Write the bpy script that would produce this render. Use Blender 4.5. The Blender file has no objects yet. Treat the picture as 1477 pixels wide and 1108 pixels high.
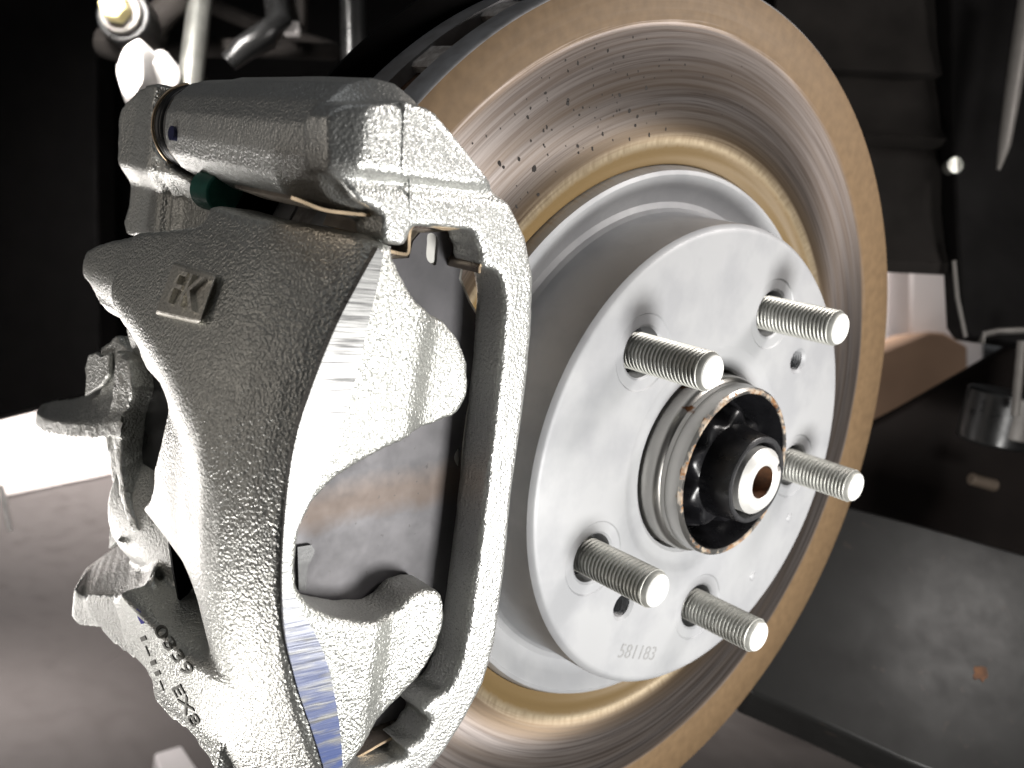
import bpy, bmesh, math, random
import numpy as np
from mathutils import Vector, Matrix
random.seed(7); rng = np.random.default_rng(7)
MM = 0.001
S = bpy.context.scene
COL = S.collection

# ------------------------------------------------------------------ camera
# World frame: origin = centre of the disc's hat face, X = wheel axis pointing outboard, Z = up.
PW, PH, FPX = 1477.0, 1108.0, 1468.3687
CM = np.array([[0.657513, 0.736449, 0.159121], [0.235214, 0.0, -0.971944], [-0.715787, 0.676493, -0.173223]])
CC = np.array([200.99, -286.41, 76.1])
cam = bpy.data.cameras.new('Camera'); camo = bpy.data.objects.new('Camera', cam); COL.objects.link(camo)
cam.sensor_width = 36; cam.lens = 36 * FPX / PW; cam.clip_start = 0.005; cam.clip_end = 50
camo.matrix_world = Matrix(((CM[0][0], -CM[1][0], -CM[2][0], CC[0]*MM), (CM[0][1], -CM[1][1], -CM[2][1], CC[1]*MM),
                            (CM[0][2], -CM[1][2], -CM[2][2], CC[2]*MM), (0, 0, 0, 1)))
cam.dof.use_dof = True; cam.dof.focus_distance = 0.285; cam.dof.aperture_fstop = 17
S.camera = camo

# ------------------------------------------------------------------ world, lamps, exposure
wd = bpy.data.worlds.new('World'); S.world = wd; wd.use_nodes = True
wd.node_tree.nodes['Background'].inputs[0].default_value = (0.95, 0.97, 1.0, 1)
wd.node_tree.nodes['Background'].inputs[1].default_value = 0.035
S.view_settings.view_transform = 'Standard'; S.view_settings.look = 'None'
S.view_settings.exposure = 0; S.view_settings.gamma = 1
S.cycles.use_denoising = True
S.cycles.max_bounces = 6; S.cycles.sample_clamp_indirect = 4

def area(name, loc, target, power, sx, sy, col):
    l = bpy.data.lights.new(name, 'AREA'); l.shape = 'RECTANGLE'; l.size = sx*MM; l.size_y = sy*MM
    l.energy = power; l.color = col
    o = bpy.data.objects.new(name, l); COL.objects.link(o)
    o.location = Vector(loc)*MM
    o.rotation_euler = (Vector(target)-Vector(loc)).to_track_quat('-Z', 'Y').to_euler()
    return o
area('work_lamp', (285, 5, -85), (0, 60, -10), 1.5, 100, 80, (1, .985, .955))
area('upper_lamp', (245, 215, 290), (-20, 0, 60), 1.4, 130, 100, (1, .95, .91))
area('side_lamp', (-600, -170, -250), (-60, -150, 0), .8, 200, 200, (1, .95, .92))
area('floor_lamp', (-240, -410, -480), (-60, -150, -60), 2.3, 240, 180, (1, .965, .93))
area('rim_fill_lamp', (-150, -500, 900), (-60, -100, 60), .5, 700, 500, (.95, .97, 1))  # added soft fill to brighten the disc rim, no known fixture
area('bay_lamp', (-2200, 500, 900), (-2100, 600, -500), 26.0, 1200, 400, (1, .93, .9)).data.spread = math.radians(75)
area('bounce_fill_lamp', (-430, -760, 40), (-20, -170, 0), .4, 260, 600, (1, .9, .8))  # added warm fill imitating room bounce, gives the bridge its bright band
area('left_floor_fill', (-900, -60, -150), (-860, 80, -520), .9, 200, 200, (1, .94, .91)).data.spread = math.radians(80)  # added fill that lifts the floor at lower left, no real lamp
area('arch_fill', (-330, -150, 215), (-405, -48, 128), .55, 50, 50, (1, .96, .92)).data.spread = math.radians(80)  # added hidden fill to brighten the knuckle and bolt
area('far_bay_lamp', (-560, 900, 760), (-850, 1010, 130), 10.0, 300, 200, (1, .93, .88)).data.spread = math.radians(80)

# ------------------------------------------------------------------ pixel helpers (a pixel is a direction, the touched plane gives the distance)
def ray(u, v): return CM.T @ np.array([(u-PW/2)/FPX, (v-PH/2)/FPX, 1.0])
def ux(u, v, x): d = ray(u, v); return CC + d*(x-CC[0])/d[0]
def uy(u, v, y): d = ray(u, v); return CC + d*(y-CC[1])/d[1]
def uz(u, v, z): d = ray(u, v); return CC + d*(z-CC[2])/d[2]
def ud(u, v, dep): return CC + ray(u, v)*dep
def us(u, v, R, off=0.0):
    d = ray(u, v); d = d/np.linalg.norm(d)
    f = lambda s: math.hypot(CC[1]+d[1]*s, CC[2]+d[2]*s) - R(CC[0]+d[0]*s, CC[2]+d[2]*s) - off
    s = 60.0
    while s < 620 and f(s) > 0: s += 1.0
    a, b = s-1, s
    for _ in range(30):
        m = (a+b)/2
        if f(m) > 0: a = m
        else: b = m
    return CC + d*b
def yz(pts, x): return [tuple(ux(u, v, x)[1:]) for u, v in pts]
def xz(pts, y): return [tuple(uy(u, v, y)[[0, 2]]) for u, v in pts]
def smooth(pts, n=4, closed=True):
    P = np.array(pts, float); N = len(P); out = []
    for i in range(N if closed else N-1):
        g = lambda k: P[k % N] if closed else P[min(max(k, 0), N-1)]
        p0, p1, p2, p3 = g(i-1), g(i), g(i+1), g(i+2)
        for t in np.linspace(0, 1, n, endpoint=False):
            out.append(.5*((2*p1)+(-p0+p2)*t+(2*p0-5*p1+4*p2-p3)*t*t+(-p0+3*p1-3*p2+p3)*t**3))
    if not closed: out.append(P[-1])
    return [tuple(p) for p in out]
def sst(a, b, x):
    t = np.clip((x-a)/(b-a), 0, 1); return t*t*(3-2*t)

# ------------------------------------------------------------------ mesh helpers, all in millimetres
class G:
    def __init__(s): s.v = []; s.f = []
    def add(s, v, f):
        o = len(s.v); s.v += [tuple(map(float, p)) for p in v]; s.f += [tuple(i+o for i in q) for q in f]; return s
    def box(s, a, b):
        x0, y0, z0 = a; x1, y1, z1 = b
        return s.add([(x0,y0,z0),(x1,y0,z0),(x1,y1,z0),(x0,y1,z0),(x0,y0,z1),(x1,y0,z1),(x1,y1,z1),(x0,y1,z1)],
                     [(0,3,2,1),(4,5,6,7),(0,1,5,4),(1,2,6,5),(2,3,7,6),(3,0,4,7)])
    def obox(s, c, ax, ay, az):   # oriented box: centre and three half-axes
        c, ax, ay, az = map(np.array, (c, ax, ay, az))
        v = [c+i*ax+j*ay+k*az for k in (-1,1) for i, j in ((-1,-1),(1,-1),(1,1),(-1,1))]
        return s.add(v, [(0,3,2,1),(4,5,6,7),(0,1,5,4),(1,2,6,5),(2,3,7,6),(3,0,4,7)])
    def loft(s, rings, cap=True, closed=False):
        n = len(rings[0]); v = [p for r in rings for p in r]; f = []
        m = len(rings)
        for i in range(m if closed else m-1):
            a, b = i*n, ((i+1) % m)*n
            for k in range(n): f.append((a+k, a+(k+1) % n, b+(k+1) % n, b+k))
        if cap and not closed: f += [tuple(range(n))[::-1], tuple(range((m-1)*n, m*n))]
        return s.add(v, f)
    def prism_x(s, poly, x0, x1): return s.loft([[(x0, y, z) for y, z in poly], [(x1, y, z) for y, z in poly]])
    def prism_y(s, poly, y0, y1): return s.loft([[(x, y0, z) for x, z in poly], [(x, y1, z) for x, z in poly]])
    def slab(s, top, bot): return s.loft([bot, top])
    def lathe(s, prof, n=64, c=(0, 0), a0=0.0):      # profile (x, r) about the X axis through c
        A = [a0+2*math.pi*k/n for k in range(n)]
        rings = [[(x, c[0]+r*math.cos(a), c[1]+r*math.sin(a)) for a in A] for x, r in prof]
        return s.loft(rings, cap=False)
    def lathe_closed(s, prof, n=64, c=(0, 0)):
        A = [2*math.pi*k/n for k in range(n)]
        rings = [[(x, c[0]+r*math.cos(a), c[1]+r*math.sin(a)) for a in A] for x, r in prof]
        return s.loft(rings, cap=False, closed=True)
    def rod(s, p, q, r, n=20, r2=None):
        p, q = np.array(p, float), np.array(q, float); d = q-p; d = d/np.linalg.norm(d)
        u = np.cross(d, (0, 0, 1) if abs(d[2]) < .9 else (1, 0, 0)); u /= np.linalg.norm(u); w = np.cross(d, u)
        ring = lambda c, rr: [tuple(c+rr*(u*math.cos(2*math.pi*k/n)+w*math.sin(2*math.pi*k/n))) for k in range(n)]
        return s.loft([ring(p, r), ring(q, r if r2 is None else r2)])
    def tube(s, path, r, n=10):
        P = [np.array(p, float) for p in path]; rings = []
        for i, p in enumerate(P):
            d = P[min(i+1, len(P)-1)]-P[max(i-1, 0)]; d = d/np.linalg.norm(d)
            u = np.cross(d, (.3, .2, .93)); u /= np.linalg.norm(u); w = np.cross(d, u)
            rr = r[i] if hasattr(r, '__len__') else r
            rings.append([tuple(p+rr*(u*math.cos(2*math.pi*k/n)+w*math.sin(2*math.pi*k/n))) for k in range(n)])
        return s.loft(rings)
    def mesh(s, name, scale=MM):
        m = bpy.data.meshes.new(name); m.from_pydata([(a*scale, b*scale, c*scale) for a, b, c in s.v], [], s.f)
        bm = bmesh.new(); bm.from_mesh(m)
        bmesh.ops.recalc_face_normals(bm, faces=bm.faces); bm.to_mesh(m); bm.free()
        return m
def link(name, me, mat, parent=None, sharp=35):
    if mat is not None:
        me.materials.clear(); me.materials.append(mat)
    me.polygons.foreach_set('use_smooth', [True]*len(me.polygons))
    if sharp is not None: me.set_sharp_from_angle(angle=math.radians(sharp))
    o = bpy.data.objects.new(name, me); COL.objects.link(o)
    if parent is not None: o.parent = parent
    return o
def obj(name, g, mat, parent=None, sharp=35, bevel=0):
    o = link(name, g.mesh(name), mat, parent, sharp)
    if bevel:
        b = o.modifiers.new('bevel', 'BEVEL'); b.width = bevel*MM; b.segments = 2; b.limit_method = 'ANGLE'; b.angle_limit = math.radians(40)
    return o
def thing(name, label, cat, group=None):
    o = bpy.data.objects.new(name, None); COL.objects.link(o); o.empty_display_size = .02
    return tag(o, label, cat, group)
def tag(o, label, cat, group=None):
    o['label'] = label; o['category'] = cat
    if group: o['group'] = group
    return o
def struct(o): o['kind'] = 'structure'; return o
def remesh(me_mm, vox, it, fac=.5):
    o = bpy.data.objects.new('tmp', me_mm); COL.objects.link(o)
    m = o.modifiers.new('r', 'REMESH'); m.mode = 'VOXEL'; m.voxel_size = vox; m.adaptivity = 0
    if it:
        k = o.modifiers.new('s', 'SMOOTH'); k.factor = fac; k.iterations = it
    dg = bpy.context.evaluated_depsgraph_get(); dg.update()
    out = bpy.data.meshes.new_from_object(o.evaluated_get(dg))
    bpy.data.objects.remove(o); return out
def coords(me):
    a = np.empty(len(me.vertices)*3); me.vertices.foreach_get('co', a); return a.reshape(-1, 3)
def setco(me, a): me.vertices.foreach_set('co', np.ascontiguousarray(a, dtype=np.float32).ravel()); me.update()
def faces_of(me): return [tuple(p.vertices) for p in me.polygons]
def finish(me): setco(me, coords(me)*MM); return me
def text_mesh(name, s, size, depth):
    c = bpy.data.curves.new(name, 'FONT'); c.body = s; c.size = size; c.extrude = depth; c.align_x = 'CENTER'; c.align_y = 'CENTER'
    o = bpy.data.objects.new(name, c); COL.objects.link(o)
    dg = bpy.context.evaluated_depsgraph_get(); dg.update()
    me = bpy.data.meshes.new_from_object(o.evaluated_get(dg)); bpy.data.objects.remove(o); return me
def place_text(name, s, size, depth, mat, parent, c, ex, ey, sx=1.0, bend=None):
    me = text_mesh(name, s, size, depth); ex = np.array(ex, float); ey = np.array(ey, float)
    ex /= np.linalg.norm(ex); ey = ey-ex*(ey@ex); ey /= np.linalg.norm(ey); ez = np.cross(ex, ey)
    a = coords(me); b = np.array(c)+a[:, :1]*sx*ex+a[:, 1:2]*ey+a[:, 2:]*ez
    setco(me, b*MM); return link(name, me, mat, parent, 30)

# ------------------------------------------------------------------ materials
class N:
    def __init__(s, name):
        s.m = bpy.data.materials.new(name); s.m.use_nodes = True; s.t = s.m.node_tree
        s.p = s.t.nodes['Principled BSDF']
    def n(s, typ, **kw):
        nd = s.t.nodes.new('ShaderNode'+typ)
        for k, v in kw.items():
            if k.startswith('i_'):
                key = k[2:]; nd.inputs[int(key) if key.isdigit() else key.replace('_', ' ')].default_value = v
            else: setattr(nd, k, v)
        return nd
    def l(s, a, b): s.t.links.new(a, b)
    def set(s, **kw):
        for k, v in kw.items():
            i = s.p.inputs[k.replace('_', ' ')]
            i.default_value = (*v, 1) if isinstance(v, tuple) and len(v) == 3 else v
        return s
    def obj(s): return s.n('TexCoord').outputs['Object']
    def noise(s, scale, detail=2, vec=None, rough=.5, out='Fac'):
        k = s.n('TexNoise', i_Scale=scale, i_Detail=detail, i_Roughness=rough); s.l(vec or s.obj(), k.inputs['Vector']); return k.outputs[out]
    def ramp(s, fac, stops, interp='LINEAR'):
        r = s.n('ValToRGB'); r.color_ramp.interpolation = interp; e = r.color_ramp.elements
        while len(e) < len(stops): e.new(.5)
        for el, (p, c) in zip(e, stops): el.position = p; el.color = (*c, 1) if isinstance(c, tuple) else (c, c, c, 1)
        s.l(fac, r.inputs[0]); return r.outputs[0]
    def math(s, op, a, b=None, clamp=False):
        k = s.n('Math', operation=op, use_clamp=clamp)
        for i, q in enumerate((a, b)):
            if q is None: continue
            if isinstance(q, (int, float)): k.inputs[i].default_value = q
            else: s.l(q, k.inputs[i])
        return k.outputs[0]
    def mix(s, fac, a, b):
        k = s.n('Mix', data_type='RGBA')
        for idx, q in ((0, fac), (6, a), (7, b)):
            if isinstance(q, (int, float)): k.inputs[idx].default_value = q
            elif isinstance(q, tuple): k.inputs[idx].default_value = (*q, 1)
            else: s.l(q, k.inputs[idx])
        return k.outputs[2]
    def bump(s, h, strength, dist, prev=None):
        b = s.n('Bump', i_Strength=strength, i_Distance=dist*MM); s.l(h, b.inputs['Height'])
        if prev is not None: s.l(prev, b.inputs['Normal'])
        return b.outputs[0]
    def done(s, col=None, rough=None, nrm=None, metal=None):
        for o, k in ((col, 'Base Color'), (rough, 'Roughness'), (nrm, 'Normal'), (metal, 'Metallic')):
            if o is not None: s.l(o, s.p.inputs[k])
        return s.m
def cast_zinc(name, col=(.70, .705, .67), amp=.28, rough=.34, sc=1000, metal=.8):
    k = N(name).set(Metallic=metal)
    n1 = k.noise(sc, 1.5, rough=.5); n2 = k.noise(sc*2.3, 1); n3 = k.noise(45, 3); n4 = k.noise(sc*.28, 2)
    h = k.math('ADD', k.ramp(n1, [(.25, 0.), (.75, 1.)]), k.math('ADD', k.math('MULTIPLY', n2, .3), k.math('MULTIPLY', n4, .8)))
    c = k.mix(k.ramp(n3, [(.35, 0.), (.7, 1.)]), col, tuple(x*.86 for x in col))
    c = k.mix(k.ramp(n2, [(.60, 0.), (.72, 1.)]), c, tuple(x*.5 for x in col))
    r = k.ramp(n3, [(.3, rough-.05), (.75, rough+.08)])
    return k.done(c, r, k.bump(h, 1.0, amp))
def simple(name, col, rough=.5, metal=0., nscale=None, namp=.1, var=.25, spec=.5):
    k = N(name).set(Roughness=rough, Metallic=metal); k.p.inputs['Specular IOR Level'].default_value = spec
    n = k.noise(nscale or 120, 4); c = k.mix(k.ramp(n, [(.3, 0.), (.75, 1.)]), col, tuple(x*(1-var) for x in col))
    r = k.ramp(k.noise((nscale or 120)*.4, 3), [(.3, max(.02, rough-.07)), (.75, min(1, rough+.1))])
    return k.done(c, r, k.bump(n, .5, namp) if namp else None)

M = {}
M['cast'] = cast_zinc('zinc_plated_casting', amp=.23, rough=.37, sc=1250)
M['cast_bracket'] = cast_zinc('zinc_plated_bracket', (.72, .725, .70), .17, .38, 1250, .8)
M['emblem'] = cast_zinc('zinc_plated_emblem', (.85, .82, .74), .14, .42)
M['steel'] = simple('bright_steel', (.62, .62, .6), .28, 1., 300, .02, .12)
M['spindle'] = simple('turned_spindle_steel', (.86, .85, .82), .36, .35, 300, .02, .12)
M['black_coat'] = simple('black_coated_steel', (.012, .012, .014), .3, .0, 500, .05, .4)
M['black_rough'] = simple('black_rough_steel', (.045, .045, .048), .55, .3, 500, .1, .4)
M['rubber'] = simple('black_rubber', (.012, .012, .012), .32, 0., 300, .03)
M['backplate'] = simple('backing_plate_zinc', (.8, .79, .75), .45, .25, 300, .03, .1)
M['tip'] = simple('lit_stud_tip', (.9, .9, .86), .5, .0, 300, .03, .06)  # near-white so the stud ends look brightly lit; highlight put into the colour
M['friction'] = simple('friction_material', (.035, .033, .032), .9, 0., 700, .3)
M['clip'] = simple('spring_steel_clip', (.42, .36, .3), .3, 1., 300, .02)
M['clip_edge'] = simple('sheared_clip_edge', (.8, .62, .42), .32, .8, 300, .02)
M['green'] = simple('green_rubber', (.005, .12, .085), .5, 0., 300, .05)
M['blue_ink'] = simple('blue_paint_dot', (.012, .015, .07), .45, 0., 500, .02)
M['blue_mark'] = simple('blue_marker_ink', (.08, .07, .55), .6, 0., 900, .05)
M['ink'] = simple('dark_stamped_ink', (.16, .158, .14), .5, .5, 900, .05)
M['stamp'] = simple('stamped_grey', (.34, .34, .34), .6, 0., 900, .05)
M['speck'] = simple('black_pit', (.02, .015, .012), .8, 0., 900, .05)

def rotor_face():
    k = N('worn_disc_face')
    sx = k.n('SeparateXYZ'); k.l(k.obj(), sx.inputs[0]); y, z = sx.outputs[1], sx.outputs[2]
    def rad(cy, cz):
        a = k.math('ADD', y, -cy*MM); b = k.math('ADD', z, -cz*MM)
        return k.math('SQRT', k.math('ADD', k.math('MULTIPLY', a, a), k.math('MULTIPLY', b, b)))
    r0 = rad(0, 0); rw = rad(-3.5, 2.5); ang = k.math('ARCTAN2', z, y)
    cv = k.n('CombineXYZ'); k.l(k.math('MULTIPLY', r0, 900), cv.inputs[0]); k.l(k.math('MULTIPLY', ang, 1.6), cv.inputs[1])
    streak = k.noise(1, 4, cv.outputs[0], .6)
    cv2 = k.n('CombineXYZ'); k.l(k.math('MULTIPLY', r0, 190), cv2.inputs[0]); k.l(k.math('MULTIPLY', ang, .8), cv2.inputs[1])
    broad = k.noise(1, 3, cv2.outputs[0], .5)
    cv3 = k.n('CombineXYZ'); k.l(k.math('MULTIPLY', r0, 120), cv3.inputs[0]); k.l(k.math('MULTIPLY', ang, 60), cv3.inputs[1])
    rag = k.noise(1, 2, cv3.outputs[0])
    mott = k.noise(260, 4)
    # rust film outside the swept track (r in mm / 200)
    e = k.math('ADD', k.math('MULTIPLY', rw, 5), k.math('MULTIPLY', k.math('ADD', streak, -.5), .03))
    outer = k.ramp(e, [(.694, 0.), (.703, 1.)])
    e2 = k.math('ADD', k.math('MULTIPLY', r0, 5), k.math('MULTIPLY', k.math('ADD', streak, -.5), .03))
    inner = k.ramp(e2, [(.530, 1.), (.546, 0.)]); brown = k.ramp(e2, [(.552, .75), (.585, 0.)])
    rim_in = k.ramp(k.math('ADD', k.math('MULTIPLY', r0, 5), k.math('MULTIPLY', k.math('ADD', rag, -.5), .012)), [(.520, 1.), (.528, 0.)])
    steel = k.mix(k.ramp(streak, [(.40, 0.), (.60, 1.)]), (.48, .425, .40), (.18, .155, .145))
    steel = k.mix(k.ramp(broad, [(.4, 0.), (.66, .55)]), steel, (.26, .19, .135))
    rust = k.mix(k.ramp(mott, [(.3, 0.), (.7, 1.)]), (.205, .132, .068), (.16, .102, .052))
    gold = k.mix(k.ramp(rag, [(.35, 0.), (.65, 1.)]), (.42, .34, .23), (.29, .225, .14))
    c = k.mix(brown, steel, (.27, .19, .115)); c = k.mix(inner, c, gold); c = k.mix(outer, c, rust)
    c = k.mix(rim_in, c, (.2, .135, .06))
    m = k.math('MULTIPLY', k.math('SUBTRACT', 1., outer), k.math('SUBTRACT', .85, k.math('MULTIPLY', inner, .5)))
    m = k.math('MULTIPLY', m, k.math('SUBTRACT', 1., k.math('MULTIPLY', rim_in, .9)))
    r = k.ramp(outer, [(0., .3), (1., .62)])
    r = k.math('ADD', r, k.math('MULTIPLY', k.math('ADD', streak, -.4), .25))
    r = k.math('ADD', r, k.math('MULTIPLY', inner, .15))
    tg = k.n('Tangent', direction_type='RADIAL', axis='X'); k.l(tg.outputs[0], k.p.inputs['Tangent'])
    k.l(k.math('MULTIPLY', k.math('SUBTRACT', 1., outer), .82), k.p.inputs['Anisotropic'])
    return k.done(c, r, k.bump(streak, .25, .03), m)
M['disc_face'] = rotor_face()
def hat_paint():
    k = N('silver_grey_hat_coating').set(Metallic=.15)
    sx = k.n('SeparateXYZ'); k.l(k.obj(), sx.inputs[0]); y, z = sx.outputs[1], sx.outputs[2]
    r0 = k.math('SQRT', k.math('ADD', k.math('MULTIPLY', y, y), k.math('MULTIPLY', z, z)))
    n = k.noise(38, 4, rough=.55); f = k.noise(900, 2)
    ang = k.math('ARCTAN2', z, y)
    cv = k.n('CombineXYZ'); k.l(k.math('MULTIPLY', r0, 150), cv.inputs[0]); k.l(k.math('MULTIPLY', ang, 55), cv.inputs[1])
    rag = k.noise(1, 3, cv.outputs[0])
    e = k.math('ADD', k.math('MULTIPLY', r0, 5), k.math('MULTIPLY', k.math('ADD', rag, -.5), .03))
    edge = k.ramp(e, [(.487, 0.), (.503, 1.)])
    c = k.mix(k.ramp(n, [(.42, 0.), (.6, 1.)]), (.46, .465, .475), (.385, .39, .405))
    c = k.mix(edge, c, (.30, .2, .09))
    return k.done(c, k.ramp(n, [(.35, .48), (.7, .58)]), k.bump(f, .3, .05))
M['hat'] = hat_paint()
def rim_mat():
    k = N('grey_disc_rim').set(Metallic=.4, Roughness=.5)
    n = k.noise(150, 4)
    return k.done(k.mix(k.ramp(n, [(.4, 0.), (.7, 1.)]), (.38, .38, .39), (.27, .265, .265)), None, k.bump(n, .4, .1))
M['rim'] = rim_mat()
def rust_mat(name, a, b, s=200, lo=.35, hi=.6):
    k = N(name).set(Roughness=.8)
    n = k.noise(s, 5, rough=.65)
    return k.done(k.mix(k.ramp(n, [(lo, 0.), (hi, 1.)]), a, b), None, k.bump(n, .8, .3))
M['rust'] = rust_mat('rusted_vane_channel', (.16, .07, .03), (.07, .035, .02))
M['vane'] = rust_mat('chalky_grey_vane', (.6, .58, .56), (.34, .31, .29), 260)
def snout_mat():
    k = N('machined_hub_spigot').set(Metallic=.85, Roughness=.34)
    sx = k.n('SeparateXYZ'); k.l(k.obj(), sx.inputs[0])
    n = k.noise(190, 5, rough=.7); n2 = k.noise(330, 3)
    m = k.math('ADD', k.math('MULTIPLY', sx.outputs[0], 1000.), k.math('MULTIPLY', k.math('ADD', n, -.5), 7.))
    e = k.ramp(k.math('MULTIPLY', m, .05), [(.628, 0.), (.66, 1.)])
    rust = k.mix(k.ramp(n2, [(.4, 0.), (.62, 1.)]), (.27, .13, .05), (.52, .43, .33))
    c = k.mix(e, (.40, .39, .37), rust)
    spots = k.ramp(k.noise(160, 2), [(.66, 0.), (.70, 1.)]); c = k.mix(spots, c, (.16, .07, .03))
    return k.done(c, k.ramp(e, [(0., .3), (1., .6)]), k.bump(n, .4, .08), k.ramp(e, [(0., .9), (1., .25)]))
M['snout'] = snout_mat()
def stud_mat():
    k = N('zinc_thread').set(Metallic=.4, Roughness=.45)
    n = k.noise(240, 4)
    return k.done(k.mix(k.ramp(n, [(.35, 0.), (.65, 1.)]), (.60, .60, .56), (.43, .43, .395)), None, k.bump(n, .3, .05))
M['stud'] = stud_mat()
def machined_mat():
    k = N('milled_face').set(Metallic=.75)
    sx = k.n('SeparateXYZ'); k.l(k.obj(), sx.inputs[0])
    cv = k.n('CombineXYZ'); k.l(k.math('MULTIPLY', sx.outputs[2], 2300), cv.inputs[1]); k.l(k.math('MULTIPLY', sx.outputs[1], 60), cv.inputs[0])
    st = k.noise(1, 3, cv.outputs[0], .6)
    cv2 = k.n('CombineXYZ'); k.l(k.math('MULTIPLY', sx.outputs[2], 420), cv2.inputs[1]); k.l(k.math('MULTIPLY', sx.outputs[1], 70), cv2.inputs[0])
    bl = k.noise(1, 3, cv2.outputs[0], .6)
    low = k.ramp(k.math('MULTIPLY', k.math('ADD', sx.outputs[2], .09), 8.), [(.16, 1.), (.60, 0.)])   # marker ink rubbed on the lower end
    c = k.mix(k.ramp(st, [(.38, 0.), (.52, 1.)]), (.13, .13, .13), (.36, .36, .355))
    ink = k.math('MULTIPLY', low, k.ramp(bl, [(.36, 0.), (.54, 1.)]))
    c = k.mix(ink, c, (.08, .125, .34))
    return k.done(c, k.ramp(st, [(.3, .5), (.7, .32)]), k.bump(st, .5, .08), k.math('SUBTRACT', .7, k.math('MULTIPLY', ink, .5)))
M['milled'] = machined_mat()
def shim_mat():
    k = N('burnished_shim').set(Metallic=.25, Roughness=.5)
    n = k.noise(70, 4, rough=.6); n2 = k.noise(420, 3)
    sx = k.n('SeparateXYZ'); k.l(k.obj(), sx.inputs[0])
    b = k.math('ADD', k.math('MULTIPLY', sx.outputs[2], 1000), k.math('MULTIPLY', sx.outputs[1], -120.))
    b = k.math('ADD', b, k.math('MULTIPLY', k.math('ADD', n, -.5), 10.))
    bd = k.math('ABSOLUTE', k.math('ADD', b, -12.))
    band = k.ramp(k.math('MULTIPLY', bd, .1), [(.15, 1.), (.75, 0.)])
    c = k.mix(k.ramp(n, [(.35, 0.), (.65, 1.)]), (.115, .11, .118), (.09, .087, .093))
    c = k.mix(k.math('MULTIPLY', band, .6), c, (.17, .115, .08))
    c = k.mix(k.ramp(n2, [(.68, 0.), (.74, .7)]), c, (.05, .045, .045))
    return k.done(c, k.ramp(n, [(.3, .42), (.7, .58)]), None)
M['shim'] = shim_mat()

# ------------------------------------------------------------------ DISC
disc = thing('brake_disc', 'worn ventilated steel brake disc with brown rust rim and silver hat', 'brake disc')
XO, XI, RO = -23.5, -54.5, 158.3
g = G(); NS = 220
# friction ring (outboard) : front face and groove at its inner edge
g.lathe_closed([(XO, RO-.8), (XO, 142), (XO, 125), (XO, 108), (XO-.6, 106.8), (XO-.9, 104.2), (XO-2.6, 102.6), (XO-3.4, 100.5), (XO-4.5, 98.2), (XO-10, 98.2), (XO-10, RO), (XO-.8, RO)], NS)
fr = obj('friction_ring', g, M['disc_face'], disc, 50)
fr.data.materials.append(M['rim'])
for p in fr.data.polygons:
    c = p.center
    if c.x < (XO-.3)*MM and math.hypot(c.y, c.z) > (RO-.5)*MM: p.material_index = 1
g = G(); g.lathe_closed([(XI, RO-.8), (XI, 98.2), (XI+10, 98.2), (XI+10, RO), (XI+.8, RO)], NS)
obj('friction_ring', g, M['rim'], disc, 50)
g = G(); g.lathe_closed([(XO-10.2, 154.5), (XI+10.2, 154.5), (XI+10.2, 150), (XO-10.2, 150)], 120)
obj('channel_web', g, M['rust'], disc, 50)
for k in range(34):
    a = math.radians(-3.5 + k*360/34); ca, sa = math.cos(a), math.sin(a)
    g = G(); ring = []
    for x in (XI+9.9, XO-9.9):
        pts = []
        for r, w in ((139, 2.4), (150, 3.2), (156.8, 5.2), (157.6, 4.0)): pts.append((r, w))
        for r, w in ((157.6, -4.0), (156.8, -5.2), (150, -3.2), (139, -2.4)): pts.append((r, w))
        ring.append([(x, r*ca-w*sa, r*sa+w*ca) for r, w in pts])
    g.loft(ring); obj('vane', g, M['vane'], disc, 60)
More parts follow.
